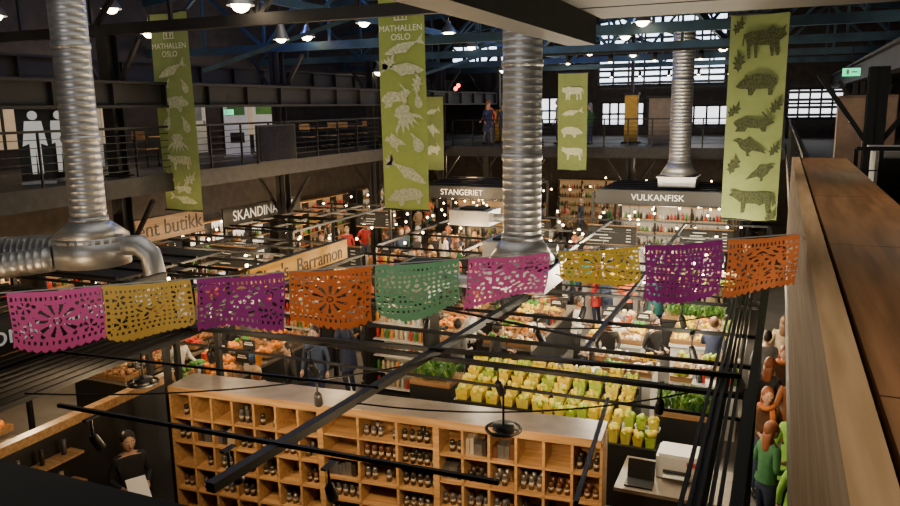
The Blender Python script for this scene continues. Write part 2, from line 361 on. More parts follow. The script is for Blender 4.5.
for k,((s0,s1,h),(cn,cc)) in enumerate(zip(FS,FC)):
    mt=mat('tissue_%s_%d'%(cn,k),cc,.7,var=.06,trans=.5)
    nx,nz=108,66; w=s1-s0; vs=[];fs=[];idx={}
    tilt={5:-.35,1:.1}.get(k,0)
    def pos(i,j):
        u=i/nx;v=j/nz; s=s0+w*u
        base=P0.lerp(P1,s/LN) + Vector((0,0,-.008*math.sin(math.pi*u)))
        amp=.012*math.sin(u*7+k)*v+ .02*math.sin(u*3+k*2)*v
        slump=.02*math.sin(k*1.7+u*4)*v
        return base+Vector((0,0,-h*v*(1-(.18*u if k==5 else 0))-slump))+un*amp+ux*(tilt*h*v*.5+ .012*math.sin(v*3+k))*v
    def vid(i,j):
        if (i,j) not in idx: idx[(i,j)]=len(vs); vs.append(tuple(pos(i,j)))
        return idx[(i,j)]
    for j in range(nz):
        for i in range(nx):
            u=((i+.5)/nx)*2-1; v=(j+.5)/nz
            if k in(1,4,6): lim=.80+.18*math.sqrt(max(0,1-u*u))+.03*abs(math.sin(u*math.pi*6))
            else: lim=.95+.05*abs(math.sin(u*math.pi*5.5))
            if v>lim: continue
            if hole(k,u,v/(.98 if k not in(1,4,6) else .95),h/w*2): continue
            fs.append((vid(i,j),vid(i,j+1),vid(i+1,j+1),vid(i+1,j)))
    b=MB(); b.add(vs,fs,mt,True); b.obj('paper_flag_%d'%(k+1),parent=e)

# ------------------------------------------------------------ canopy frames
def lattice(name,x0,x1,y0,y1,z=3.1,xs=None,ys=None,slx=None,sly=None,posts=True,mt=BLACK,w=.055):
    b=MB()
    for x in xs or (x0,x1): b.bar((x,y0,z),(x,y1,z),w,w,mt)
    for y in ys or (y0,y1): b.bar((x0,y,z+.005),(x1,y,z+.005),w*.8,w*.8,mt)
    for y in (y0,y1): b.bar((x0,y,z-.32),(x1,y,z-.32),.03,.03,mt)
    if slx:
        a,c,n=slx
        for i in range(n): x=a+(c-a)*i/(n-1); b.bar((x,y0,z+.04),(x,y1,z+.04),.035,.06,mt)
    if sly:
        a,c,n=sly
        for i in range(n): y=a+(c-a)*i/(n-1); b.bar((x0,y,z+.04),(x1,y,z+.04),.035,.05,mt)
    if posts:
        for x in(x0,x1):
            for y in(y0,y1): b.b2(x-.04,x+.04,y-.04,y+.04,0,z,mt)
    return b.obj(name)
lattice('stall_canopy_frame',-7.9,-.15,3.4,7.95,3.1,xs=(-7.9,-.15),ys=(3.4,7.75),slx=(-8.3,-6.9,10))
b=MB()
for x in(-.50,-.44,-.38,-.30,-.24): b.bar((x,3.4,3.16),(x,13.0,3.16),.03,.045,BLACK)
b.bar((-.15,3.4,3.16),(-.05,13.0,3.16),.09,.06,BLACK)
b.bar((-.40,3.4,3.02),(-.40,13,3.02),.12,.04,BLACK); b.obj('cable_tray')
lattice('stall_canopy_frame',-7.6,-.1,8.7,13.2,3.1,xs=(-7.6,-5.6,-2.0,-.1),ys=(8.7,9.9,11.4,13.2))
lattice('stall_canopy_frame',-7.8,-.1,14.0,19.2,3.1,xs=(-7.8,-5.8,-3.8,-2.0,-.1),ys=(14.0,15.6,17.2,19.2))
lattice('stall_canopy_frame',-13,-8.9,3.0,8.6,3.1,xs=(-13,-12,-11,-10,-8.9),ys=(3,5,7,8.6),slx=(-12.8,-9.0,14))
lattice('stall_canopy_frame',-12.6,-8.9,9.2,14.0,3.1,xs=(-12.6,-11.5,-10,-8.9),ys=(9.2,10.5,12,14.0),sly=(9.4,13.8,7))
lattice('stall_canopy_frame',-12.6,-10.6,15,20.0,3.1,xs=(-12.6,-11.5,-10.6),ys=(15,17,20),sly=(15.2,19.8,6))
lattice('stall_canopy_frame',-12.2,-8.2,24.6,28.6,3.1,xs=(-12.2,-10,-8.2),ys=(24.6,26.6,28.6),sly=(24.8,28.4,7))
lattice('stall_canopy_frame',-5.6,-1.2,25.0,28.8,3.1,xs=(-5.6,-3.4,-1.2),ys=(25,27,28.8),sly=(25.2,28.6,7))
ROOFP=mat('canopy_panel',(.03,.03,.034),.5)
for (a,c,d,f_,ns) in((-12.1,-8.3,24.7,28.5,6),(-5.5,-1.3,25.1,28.7,6),(-12.5,-10.2,9.3,12.0,4)):
    b=MB(); b.b2(a,c,d,f_,3.16,3.2,ROOFP)
    for i in range(ns): b.b2(a,c,d+i*.65,d+i*.65+.04,3.2,3.24,DARK)
    b.obj('canopy_roof')
b=MB(); b.bar((-3.85,4.2,3.16),(-3.4,10.7,3.16),.085,.08,BLACK); b.bar((-6.3,4.9,3.2),(-1.8,5.02,3.2),.035,.035,BLACK)
b.bar((-1.25,5.2,3.05),(-1.5,7.6,2.95),.035,.035,BLACK); b.bar((-7.9,7.36,3.2),(-.22,8.1,3.2),.05,.05,BLACK)
b.bar((-7.9,6.1,3.2),(-3.6,6.45,3.2),.025,.025,BLACK); b.bar((-5.6,9.9,3.2),(-1.9,8.8,3.2),.03,.03,BLACK)
b.obj('lighting_rail')
b=MB()
for (p,q,s) in (((-6.9,5,3.2),(-3.6,7.2,3.2),.25),((-3.6,6,3.2),(-.6,7.5,3.2),.3),((-5.6,9.9,3.2),(-2.0,11.4,3.2),.2),((-3.4,9,3.2),(-.6,10.5,3.2),.25),((-8.9,9.5,3.2),(-5.6,12,3.2),.3),((-3.1,11.3,3.4),(-.5,12.6,3.2),.3)):
    p=Vector(p);q=Vector(q); b.tube([p.lerp(q,t/10)-Vector((0,0,s*4*(t/10)*(1-t/10)*.5)) for t in range(11)],.009,BLACK,5)
b.obj('hanging_cables')

# ------------------------------------------------------------ signs
SB=mat('sign_black',(.015,.015,.015),.5,var=.05); SW=mat('sign_white_text',(.8,.8,.75),.5,em=.2,var=0)
SY=mat('sign_yellow',(.66,.33,.025),.5,em=.08,var=.08); SK=mat('sign_dark_text',(.03,.02,.015),.5,var=0); SWD=wood('sign_wood',(.28,.15,.06),(.42,.25,.11),'Y')
RX=(math.pi/2,0,math.pi/2)
def signY(x,y0,y1,z0,z1,txts,mt,tm,size):
    e=empty('stall_sign',(x,(y0+y1)/2,(z0+z1)/2)); b=MB(); b.box((0,0,0),(.05,y1-y0,z1-z0),mt)
    b.box((0,0,(z1-z0)/2),(.07,y1-y0,.025),DARK); b.box((0,0,-(z1-z0)/2),(.07,y1-y0,.025),DARK); b.obj('board',parent=e)
    for t,dy in txts: text(t,size,tm,(.032,dy,0),RX,e)
def signX(y,x0,x1,z0,z1,txt,mt,tm,size):
    e=empty('stall_sign',((x0+x1)/2,y,(z0+z1)/2)); b=MB(); b.box((0,0,0),(x1-x0,.05,z1-z0),mt)
    b.box((0,0,(z1-z0)/2),(x1-x0,.07,.025),DARK); b.box((0,0,-(z1-z0)/2),(x1-x0,.07,.025),DARK); b.obj('board',parent=e)
    text(txt,size,tm,(0,-.032,0),(math.pi/2,0,0),e)
signY(-8.42,4.6,8.6,3.17,3.6,[("norsk matfat",-.1),("ego",1.6)],SB,SW,.36)
signY(-8.0,8.8,10.4,2.72,3.05,[("Orientalsk",0)],SB,SW,.3)
signY(-8.45,10.6,13.9,2.75,3.25,[("Barramon",.6),("Gino's",-1.05)],SY,SK,.42)
signY(-14.0,11.2,15.8,2.85,3.45,[("independent butikk",.1)],SWD,SK,.55)
signY(-14.0,9.2,11.1,2.8,3.3,[("cafe",0)],mat('sign_tan',(.35,.22,.1),.6),SY,.45)
signY(-14.0,16.6,20.3,2.8,3.3,[("SKANDINAVISK",0)],SB,SW,.42)
signX(24.45,-11.8,-8.4,2.85,3.25,"STANGERIET",SB,SW,.28)
signX(24.9,-5.5,-1.5,2.8,3.25,"VULKANFISK",SB,SW,.29)

# ------------------------------------------------------------ foreground shelf unit
ang=math.atan2(.45,5.95)
e=empty('display_shelf_unit',(-7.6,7.65,0)); e.rotation_euler=(0,0,ang)
b=MB(); Ln=5.96; dep=.42; H=2.2
b.b2(0,Ln,.0,dep+.12,H,H+.05,STONE)
b.b2(0,Ln,-.03,0,H-.04,H+.05,SHELFW); b.obj('top_slab',parent=e)
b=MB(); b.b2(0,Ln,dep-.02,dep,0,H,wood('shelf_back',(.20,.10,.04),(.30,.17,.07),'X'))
secs=[(0,2.35,7,.36),(2.35,3.95,3,.30),(3.95,Ln,6,.36)]
ncell=[]
for (a,c,n,rh) in secs:
    for i in range(n+1):
        x=a+(c-a)*i/n; b.b2(x-.016,x+.016,0,dep,0,H,SHELFW)
    rows=int(H/rh)
    for j in range(rows+1):
        zz=H-.05-j*rh
        if zz<0.02: break
        b.b2(a,c,0,dep,zz-.014,zz+.014,SHELFW)
        for i in range(n): ncell.append((a+(c-a)*i/n+.02,a+(c-a)*(i+1)/n-.02,zz-rh+.014,rh))
for x in(2.35,3.95): b.b2(x-.04,x+.04,-.02,dep,0,H,SHELFW)
b.obj('cubby_frame',parent=e)
b=MB()
JM=[mat('jar_dark',(.03,.025,.02),.3),mat('jar_tin',(.20,.19,.18),.3,.6),mat('jar_brown',(.10,.04,.02),.4),mat('jar_label',(.40,.34,.26),.6),mat('jar_grey',(.08,.08,.09),.4)]
for (xa,xb,z,rh) in ncell:
    if z<.4: continue
    q=rnd()
    if q<.14: continue
    if q<.85:
        n=max(2,int((xb-xa)/.085)); mt=random.choice([JM[0],JM[0],JM[1],JM[2],JM[4]]); h=U(.12,.18)
        for i in range(n):
            if rnd()<.12: continue
            x=xa+(i+.5)*(xb-xa)/n; b.tube([(x,.12,z),(x,.12,z+h*.85),(x,.12,z+h)],[.033,.033,.026],mt,8)
            b.tube([(x,.12,z+h*.3),(x,.12,z+h*.55)],.0345,JM[3],8)
            if rnd()<.6: b.tube([(x,.25,z),(x,.25,z+h)],.033,mt,8)
    else:
        x=xa
        while x<xb-.07:
            ww=U(.05,.11)
            if x+ww>xb: break
            b.b2(x,x+ww-.006,.08,.26,z,z+U(.12,.22),random.choice(JM)); x+=ww
b.obj('jars_and_tins',parent=e)
b=MB(); b.b2(-8.36,-8.22,4.6,8.4,2.0,2.12,SHELFW); b.b2(-8.34,-8.24,4.6,8.4,0,2.0,SB)
for i in range(4): b.b2(-8.22,-7.98,4.7,6.5,.5+i*.4,.53+i*.4,SHELFW)
for i in range(20): b.tube([(-8.12,4.8+i*.08,.53+.4*(i%4)),(-8.12,4.8+i*.08,.73+.4*(i%4))],.03,JM[i%5],7)
b.obj('wooden_wall_shelf')
e=empty('service_counter',(-4.4,5.65,0)); b=MB(); b.box((0,0,.475),(4.8,.7,.95),SB); b.box((0,0,.975),(4.9,.8,.05),STONE)
for i in range(5): b.box((-1.9+i*.95,-.36,.5),(.85,.02,.8),SHELFW)
b.obj('counter_body',parent=e)
e=empty('till_desk',(-1.0,9.9,0)); b=MB(); b.box((0,0,.98),(1.5,1.0,.05),STONE); b.box((0,0,.48),(1.4,.9,.95),SB); b.obj('desk_body',parent=e)
e=empty('printer',(-1.0,10.1,1.01)); b=MB(); b.box((0,0,.16),(.56,.45,.3),WHITE); b.box((0,-.02,.33),(.5,.4,.05),PAPER); b.box((0,-.235,.12),(.36,.06,.03),SB); b.box((0,-.28,.08),(.34,.14,.015),WHITE); b.box((.18,-.23,.25),(.12,.01,.06),mat('red_logo',(.6,.05,.04))); b.obj('printer_body',parent=e)
e=empty('laptop',(-1.45,9.6,1.01)); b=MB(); b.box((0,0,.012),(.36,.25,.02),SB); b.bar((0,.12,.02),(0,.2,.26),.36,.012,SB); b.obj('laptop_body',parent=e)

# ------------------------------------------------------------ ring lamps and spots
GLW=mat('lamp_glow',(1,.85,.6),em=25,emc=(1,.8,.5),var=0)
def ringlamp(x,y,z=2.85):
    e=empty('ring_lamp',(x,y,z)); b=MB()
    n=24
    b.tube([(.17*math.cos(2*math.pi*i/n),.17*math.sin(2*math.pi*i/n),0) for i in range(n+1)],.018,BLACK,8)
    b.tube([(0,0,-.02),(0,0,.05)],.11,BLACK,20); b.tube([(0,0,.05),(0,0,.36)],.012,BLACK,6)
    for a in range(4): b.bar((0,0,.03),(.17*math.cos(a*1.57),.17*math.sin(a*1.57),0),.02,.02,BLACK)
    b.obj('lamp_body',parent=e)
for x,y in((-2.35,6.7),(-6.75,6.4)): ringlamp(x,y)
def spot(x,y,z,ax=.3,ay=-.2,lit=True,name='track_spotlight'):
    e=empty(name,(x,y,z)); b=MB(); d=Vector((ax,ay,-1)).normalized()
    b.tube([(0,0,0),(0,0,.2)],.012,BLACK,6)
    b.tube([-d*.02,d*.02,d*.16,d*.18],[.03,.045,.05,.05],BLACK,14); 
    b.tube([d*.18,d*.185],.043,GLW if lit else BLACK,12); b.box((0,0,.19),(.05,.16,.02),BLACK)
    b.obj('spot_body',parent=e)
for x,y in((-4.55,6.75),(-4.3,4.95),(-3.3,5.0),(-6.0,5.0),(-5.2,7.6),(-2.8,7.8),(-1.0,7.9),(-6.7,7.5)): spot(x,y,2.88,U(-.4,.4),.6,lit=(y>7.4))
for x in(-6.5,-4.6,-2.8,-1):
    for y in(9.9,11.4,15.6,17.2): spot(x+U(-.2,.2),y,2.88,U(-.5,.5),U(-.4,.6))
for x in(-12.2,-10.9,-9.4):
    for y in(5,7,10.5,12,17,19):
        if x>-10 and y>15: continue
        spot(x,y,2.88,U(-.5,.5),U(-.4,.6))
for x in(-11.4,-9.2,-4.8,-2.2):
    for y in(25.4,27): spot(x,y,2.88,0,.1)
def pendant(x,y,z,r=.22):
    e=empty('pendant_lamp',(x,y,z)); b=MB()
    b.tube([(0,0,.32),(0,0,.2),(0,0,.12),(0,0,0)],[.05,.09,r*.75,r],mat('lamp_shade',(.35,.36,.38),.35,.7),20,caps=False)
    b.ball((0,0,.05),r*.7,GLW,10,8); b.tube([(0,0,.32),(0,0,1.6)],.008,BLACK,5); b.obj('shade_and_bulb',parent=e)
pendant(-9.35,12.0,7.9,.26)
pendant(-9.2,13.0,7.35,.16)
for x,y,z in((-11.9,18,7.9),(-10.3,18.3,8.2),(-14.5,10.9,7.9),(-13.6,13,8.2),(-15.5,16,8.0),(-9.5,24,7.9),(-7.5,24,8.3),(-4.5,24,8.0),(-3.0,18,7.8),(-5.3,30,7.8),(-10.5,30,7.4),(-2.1,30,7.9),(-13,24,7.2),(-16,21,6.6),(-8.6,20,8.0),(-14.8,27,7.6),(-7.9,34,8.2),(-11.5,34,8.4),(-6.0,20,7.9)): pendant(x,y,z)
b=MB()
for y in(20,31): 
    b.bar((-6.8,y,7.3),(-.5,y,7.3),.1,.06,BLACK)
    for i in range(6): b.tube([(-6.3+i*1.1,y,7.25),(-6.3+i*1.1,y-.05,7.05)],.06,DARK,10); b.tube([(-6.3+i*1.1,y-.05,7.05),(-6.3+i*1.1,y-.052,7.04)],.05,GLW,10)
b.obj('ceiling_track_lights')
b=MB(); BUL=mat('bulb_warm',(1,.8,.5),em=20,emc=(1,.75,.4),var=0)
for i in range(170):
    x,y=random.choice([(U(-12.5,-8.6),U(21,24)),(U(-12,-8.4),U(24.9,28)),(U(-5.5,-1.3),U(25.2,28)),(U(-7.5,-.8),U(20,24)),(U(-7.6,-.6),U(14.5,19)),(U(-15,-9),U(30,36)),(U(-8,-1),U(30,36)),(U(-16.4,-13.8),U(11,28)),(U(-12.4,-9),U(9.5,19.5))])
    z=U(2.2,2.7); b.ball((x,y,z),.04,BUL,6,5); b.tube([(x,y,z+.03),(x,y,z+.1)],.02,BLACK,6); b.tube([(x,y,z+.1),(x,y,3.05)],.005,BLACK,4)
b.obj('hanging_bulbs')
b=MB()
for p in((-10.3,24.5,6.6),(-10.2,24.5,6.7),(-13,18,5.0),(-14.5,14,6.2)): b.ball(p,.07,REDLED)
b.obj('red_indicator_lights')
GS=mat('exit_green',(.02,.5,.2),em=2.,emc=(.05,.8,.35),var=0)
for p in((.98,14,6.45),(-12.4,15.2,5.95)):
    e=empty('exit_sign',p); e.scale=(.75,.75,.75); b=MB(); b.box((0,0,0),(.34,.05,.17),GS); b.box((-.07,-.03,0),(.05,.01,.1),PAPER); b.box((.06,-.03,0),(.12,.01,.03),PAPER); b.tube([(0,0,.08),(0,0,.6)],.01,DARK,5); b.box((0,0,.09),(.36,.07,.02),DARK); b.obj('sign_box',parent=e)

# ------------------------------------------------------------ produce & counters
PC={'yel':(.78,.58,.04),'lime':(.42,.55,.06),'grn':(.08,.28,.04),'org':(.85,.30,.03),'red':(.55,.04,.02),'cream':(.72,.58,.36),'brn':(.30,.14,.05),'wht':(.8,.76,.66),'pur':(.2,.04,.12),'drk':(.03,.03,.03)}
PM={k:mat('produce_'+k,v,.45,var=.2,scale=20) for k,v in PC.items()}
CRATE=wood('crate_wood',(.25,.13,.05),(.38,.22,.10),'X')
CHALK=mat('chalkboard',(.03,.03,.03),.8); BLUEP=mat('packaging_blue',(.05,.15,.4),.5)
def counter(name,x0,x1,y0,y1,h,body,kinds,step=.38,r=.05):
    e=empty(name,((x0+x1)/2,(y0+y1)/2,0)); w=x1-x0;d=y1-y0; b=MB()
    b.box((0,0,h/2-.03),(w-.06,d-.06,h-.06),body); b.box((0,0,h-.03),(w,d,.06),WHITE if body is WHITE else STONE); b.box((0,0,.05),(w-.14,d-.14,.1),DARK)
    b.obj('counter_body',parent=e)
    b=MB(); nx=max(1,int(w/step)); ny=max(1,int(d/(step*.9)))
    for i in range(nx):
        for j in range(ny):
            cx=-w/2+(i+.5)*w/nx; cy=-d/2+(j+.5)*d/ny; sx=w/nx*.46; sy=d/ny*.46; zb=h+.01+ (.10*j/ny)
            q_=rnd()
            if q_<.16:
                for q in range(6):
                    px,py=cx+U(-.7,.7)*sx,cy+U(-.7,.7)*sy; hh=U(.12,.3)
                    if rnd()<.5: b.box((px,py,h+hh/2),(.09,.09,hh),random.choice([PM['wht'],PM['drk'],PM['org'],BLUEP,PM['red'],PM['yel']]))
                    else: b.tube([(px,py,h),(px,py,h+hh*.7),(px,py,h+hh)],[.04,.04,.02],random.choice([PM['brn'],PM['grn'],PM['wht'],PM['drk']]),7)
                continue
            if q_<.24:
                b.box((cx,cy,h+.25),(.3,.02,.2),CHALK); b.box((cx,cy-.012,h+.25),(.22,.004,.03),PAPER); b.box((cx,cy-.012,h+.29),(.18,.004,.02),PAPER); b.box((cx,cy,h+.08),(.02,.02,.16),DARK); continue
            for s_ in(-1,1): b.box((cx+s_*sx,cy,zb+.05),(.012,sy*2,.1),CRATE); b.box((cx,cy+s_*sy,zb+.05),(sx*2,.012,.1),CRATE)
            b.box((cx,cy,zb+.04),(sx*2,sy*2,.08),CRATE)
            mt=PM[random.choice(kinds)]; n=int(sx*sy*4/(r*r*4)*.9)+2
            for q in range(n):
                rr=r*U(.75,1.15); b.ball((cx+U(-1,1)*(sx-rr),cy+U(-1,1)*(sy-rr),zb+.09+U(0,.05)),rr,mt,6,4,(1,1,U(.8,1.2)))
    b.obj('crates_and_produce',parent=e)
def packs(name,x0,x1,y0,y1,z0,z1,nx,ny,mts):
    e=empty(name,((x0+x1)/2,(y0+y1)/2,0)); b=MB(); w=x1-x0;d=y1-y0
    for j in range(ny):
        zz=z0+(z1-z0)*j/(ny-1); cy=-d/2+(j+.5)*d/ny
        b.box((0,cy,zz/2),(w,d/ny,zz),SB)
        for i in range(nx):
            cx=-w/2+(i+.5)*w/nx; mt=random.choice(mts); hh=U(.13,.2); ww=w/nx*.40; dd=d/ny*.36
            b.add([(cx-ww*.8,cy-dd*.8,zz),(cx+ww*.8,cy-dd*.8,zz),(cx+ww*.8,cy+dd*.8,zz),(cx-ww*.8,cy+dd*.8,zz),(cx-ww,cy-dd,zz+hh),(cx+ww,cy-dd,zz+hh),(cx+ww,cy+dd,zz+hh),(cx-ww,cy+dd,zz+hh)],
                  [(0,1,5,4),(1,2,6,5),(2,3,7,6),(3,0,4,7)],mt)
            b.box((cx,cy,zz+hh*.75),(ww*1.7,dd*1.7,.01),PM['lime'])
            for q in range(9): b.ball((cx+U(-1,1)*ww*.75,cy+U(-1,1)*dd*.7,zz+hh+U(-.03,.04)),.045,random.choice([PM['yel'],mt,mt,PM['lime']]),6,4,(1,1,1.2))
    b.obj('stepped_shelves_with_tubs',parent=e)
YP=[PM['yel'],PM['lime'],mat('pack_bright',(.80,.66,.08),.4)]
packs('yellow_fruit_display',-4.9,-1.9,11.35,12.5,1.05,1.35,11,4,YP)
packs('yellow_carton_display',-3.4,-1.4,10.7,11.25,1.0,1.15,11,2,YP)
def herbs(name,x0,x1,y0,y1,z,n,h=.28):
    e=empty(name,((x0+x1)/2,(y0+y1)/2,0)); b=MB(); w=x1-x0;d=y1-y0
    b.box((0,0,z/2),(w,d,z),SB); b.box((0,0,z+.04),(w,d,.08),CRATE)
    L=[mat('leaf_a',(.09,.22,.03),.5),mat('leaf_b',(.18,.32,.05),.5),mat('leaf_c',(.04,.13,.03),.5)]
    for i in range(n):
        x=U(-w/2+.05,w/2-.05);y=U(-d/2,d/2);mt=random.choice(L)
        for k in range(5):
            a=U(0,6.28); l=U(.06,.12); hh=U(.4,1)*h; dx,dy=math.cos(a)*l,math.sin(a)*l; nx_,ny_=-math.sin(a)*.022,math.cos(a)*.022
            zb=z+.08
            b.add([(x,y,zb),(x+dx*.6+nx_,y+dy*.6+ny_,zb+hh*.8),(x+dx*1.3,y+dy*1.3,zb+hh),(x+dx*.6-nx_,y+dy*.6-ny_,zb+hh*.8)],[(0,1,2,3)],mt)
    b.obj('potted_leaves',parent=e)
herbs('herb_plants',-1.6,-.7,11.9,12.6,1.05,130,.3)
herbs('herb_plants',-2.3,-.9,17.9,18.5,1.0,130)
herbs('herb_plants',-6.0,-5.2,11.9,12.6,1.0,90)
herbs('herb_plants',-.1,.5,8.0,8.6,.5,90,.4)
for a in [('market_counter',-3.4,-1.9,13.7,14.7,1.0,WHITE,['wht','cream','lime','grn','yel']),
('market_counter',-1.6,-.4,13.7,15.0,1.0,WHITE,['wht','cream','lime']),
('market_counter',-3.6,-2.4,15.6,17.6,1.0,WHITE,['cream','yel','wht','grn']),
('market_counter',-1.9,-.5,16.0,17.6,1.0,WHITE,['grn','lime','yel','wht','org']),
('market_counter',-7.5,-6.4,14.4,17.6,1.0,SB,['brn','cream','org','drk']),
('market_counter',-5.6,-4.5,14.6,18.4,1.0,SB,['brn','cream','wht','yel','grn']),
('market_counter',-7.3,-5.4,9.2,10.3,1.0,SB,['brn','cream','wht','drk']),
('bakery_counter',-12.4,-10.8,4.6,7.6,1.0,SHELFW,['cream','brn','org']),
('bakery_counter',-10.0,-8.9,5.2,8.2,1.0,SHELFW,['cream','brn','drk']),
('deli_counter',-12.4,-11.0,10,13.4,1.0,SB,['red','brn','cream','drk']),
('deli_counter',-10.4,-9.2,9.8,13.4,1.0,SB,['drk','brn','org','grn']),
('deli_counter',-12.3,-11.2,15.6,19.6,1.0,SB,['red','brn','cream','drk']),
('fish_counter',-5.3,-1.5,25.4,26.4,1.0,WHITE,['wht','org','wht','cream'],.5,.07),
('bar_counter',-11.8,-8.6,25.2,26.0,1.1,SHELFW,['brn','cream','wht'],.5,.07),
('market_counter',-7.4,-5.9,21.0,23.4,1.0,SB,['wht','cream','yel','red'],.5,.07),
('market_counter',-4.9,-3.3,20.6,22.8,1.0,WHITE,['wht','grn','yel','drk'],.5,.07),
('market_counter',-2.4,-.8,20.8,23.2,1.0,SB,['wht','cream','grn','lime'],.5,.07),
('market_counter',-12.4,-10.9,21.3,22.8,1.0,SHELFW,['brn','cream','drk'],.5,.07)]: counter(*a)
def backshelf(x,y,w,z0,z1,rows,lit,rz=0,name='bottle_shelf'):
    e=empty(name,(x,y,0)); e.rotation_euler=(0,0,rz); b=MB()
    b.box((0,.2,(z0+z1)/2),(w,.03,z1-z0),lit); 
    for i in range(int(w)+1): b.box((-w/2+i*w/int(w),.05,z1/2),(.04,.3,z1),DARK)
    for j in range(rows+1):
        z=z0+(z1-z0)*j/rows; b.box((0,.05,z),(w,.3,.03),SHELFW)
        if j<rows:
            x=-w/2+.1
            while x<w/2-.1:
                h=U(.16,.3); b.tube([(x,.02,z),(x,.02,z+h*.65),(x,.02,z+h*.8),(x,.02,z+h)],[.045,.045,.016,.016],random.choice([PM['brn'],PM['grn'],PM['wht'],PM['drk'],JM[0],PM['drk'],PM['red']]),7); x+=U(.09,.16)
    b.box((0,.05,z0/2),(w,.3,z0),SHELFW); b.obj('shelf_with_bottles',parent=e)
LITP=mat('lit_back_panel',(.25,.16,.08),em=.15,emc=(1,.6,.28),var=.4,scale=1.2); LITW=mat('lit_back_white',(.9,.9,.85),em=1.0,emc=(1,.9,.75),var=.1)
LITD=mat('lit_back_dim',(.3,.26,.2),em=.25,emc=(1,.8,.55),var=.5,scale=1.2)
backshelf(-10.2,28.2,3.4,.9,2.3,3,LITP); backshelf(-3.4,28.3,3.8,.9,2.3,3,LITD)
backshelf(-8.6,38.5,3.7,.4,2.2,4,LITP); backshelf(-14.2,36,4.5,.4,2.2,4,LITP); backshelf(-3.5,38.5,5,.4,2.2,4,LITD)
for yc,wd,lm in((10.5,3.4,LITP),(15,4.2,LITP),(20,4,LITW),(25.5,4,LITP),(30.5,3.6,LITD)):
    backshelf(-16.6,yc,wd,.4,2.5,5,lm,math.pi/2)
def fridge(x,y,rz):
    e=empty('display_fridge',(x,y,0)); e.rotation_euler=(0,0,rz); b=MB()
    b.box((0,.32,1.0),(1.3,.05,2.0),WHITE); b.box((-.64,0,1.0),(.05,.7,2.0),BLACK); b.box((.64,0,1.0),(.05,.7,2.0),BLACK); b.box((0,0,2.0),(1.3,.7,.1),BLACK); b.box((0,0,.1),(1.3,.7,.2),BLACK)
    for j in range(5):
        z=.25+j*.35; b.box((0,.05,z),(1.2,.5,.02),WHITE)
        for i in range(11): b.tube([(-.55+i*.11,-.08,z),(-.55+i*.11,-.08,z+.16),(-.55+i*.11,-.08,z+.22)],[.035,.035,.015],random.choice([PM['wht'],PM['grn'],PM['org'],PM['red'],PM['cream']]),7)
    b.box((0,.02,1.93),(1.1,.4,.02),LITW); b.obj('fridge_body',parent=e)
fridge(-6.9,13.45,0); fridge(-6.9,18.6,0); fridge(-10.0,14.5,0)
for (x,y,w,d,h) in((-5.0,10.4,.8,1.2,.35),(-6.6,16.8,1.0,.8,.35),(-4.6,13.4,.7,.9,.3)):
    b=MB(); b.box((x,y,3.24+h/2),(w,d,h),GALV); b.box((x,y,3.26+h),(w*.6,d*.6,.05),DARK); b.tube([(x+w/2,y,3.4),(x+w/2+.6,y,3.4)],.1,GALV,12)
    b.obj('ventilation_unit')
for (x,y) in ((-6.8,14.2),(-4.4,14.2),(-11.8,14.3),(-9.5,15.2),(-6.5,20.6),(-4.0,20.2),(-1.6,20.3),(-11.6,20.9),(-11.0,8.9)):
    e=empty('menu_board',(x,y,2.55)); b=MB(); b.box((0,0,0),(1.3,.04,.5),CHALK); b.box((0,0,.26),(1.34,.06,.03),SHELFW); b.box((0,0,-.26),(1.34,.06,.03),SHELFW)
    for j in range(5): b.box((U(-.1,.1)-.25,-.025,.16-j*.08),(U(.3,.6),.004,.02),PAPER); b.box((.45,-.025,.16-j*.08),(.12,.004,.02),PAPER)
    for s_ in(-1,1): b.tube([(s_*.5,0,.26),(s_*.5,0,.5)],.006,DARK,5)
    b.obj('board',parent=e)

# ------------------------------------------------------------ left mezzanine furnishings
WP=mat('poster_white_glow',(.65,.66,.62),.6,em=.45,var=.05); WB=mat('poster_board_glow',(.75,.75,.72),.6,em=.12,var=.05)  # both whites get a faint glow of their own so posters read brighter
for (x,y) in ((-13.6,10.75),(-13.6,11.35)):
    e=empty('rollup_poster',(x,y,4.6)); b=MB(); b.box((0,0,.8),(.6,.02,1.5),SB); b.box((0,0,.03),(.62,.2,.06),GALV)
    b.ball((0,-.015,1.35),.09,WP,10,8,(1,.1,1)); 
    b.add([(-.15,-.02,1.24),(.15,-.02,1.24),(.22,-.02,.75),(.1,-.02,.8),(.1,-.02,.2),(.02,-.02,.2),(0,-.02,.7),(-.02,-.02,.2),(-.1,-.02,.2),(-.1,-.02,.8),(-.22,-.02,.75)],[tuple(range(11))],WP)
    b.obj('poster_board',parent=e); e.rotation_euler=(0,0,math.radians(50))
GP=mat('poster_green',(.10,.30,.06),.6)
for (x,y) in ((-14.6,18.2),(-14.8,19.8),(-15.2,13.4)):
    e=empty('rollup_poster',(x,y,4.6)); b=MB(); b.box((0,0,.95),(.7,.02,1.7),WB); b.box((0,-.015,1.45),(.5,.01,.4),GP); b.box((0,-.015,.6),(.4,.01,.3),SB); b.box((0,0,.03),(.8,.2,.06),GALV); b.obj('poster_board',parent=e); e.rotation_euler=(0,0,math.radians(45))
def door(n,x,y,z,w,h,rz,mt):
    e=empty('door_%d'%n,(x,y,z)); e.rotation_euler=(0,0,rz); b=MB(); b.box((0,0,h/2),(w,.06,h),mt)
    for s_ in(-1,1): b.box((s_*(w/2+.04),0,h/2),(.08,.12,h),DARK)
    b.box((0,0,h+.04),(w+.16,.12,.08),DARK); b.box((w*.38,-.06,1.0),(.04,.06,.14),GALV); b.box((0,-.035,h*.68),(w*.6,.01,h*.35),mat('door_glass',(.2,.22,.25),.1)); b.obj('door_leaf',parent=e)
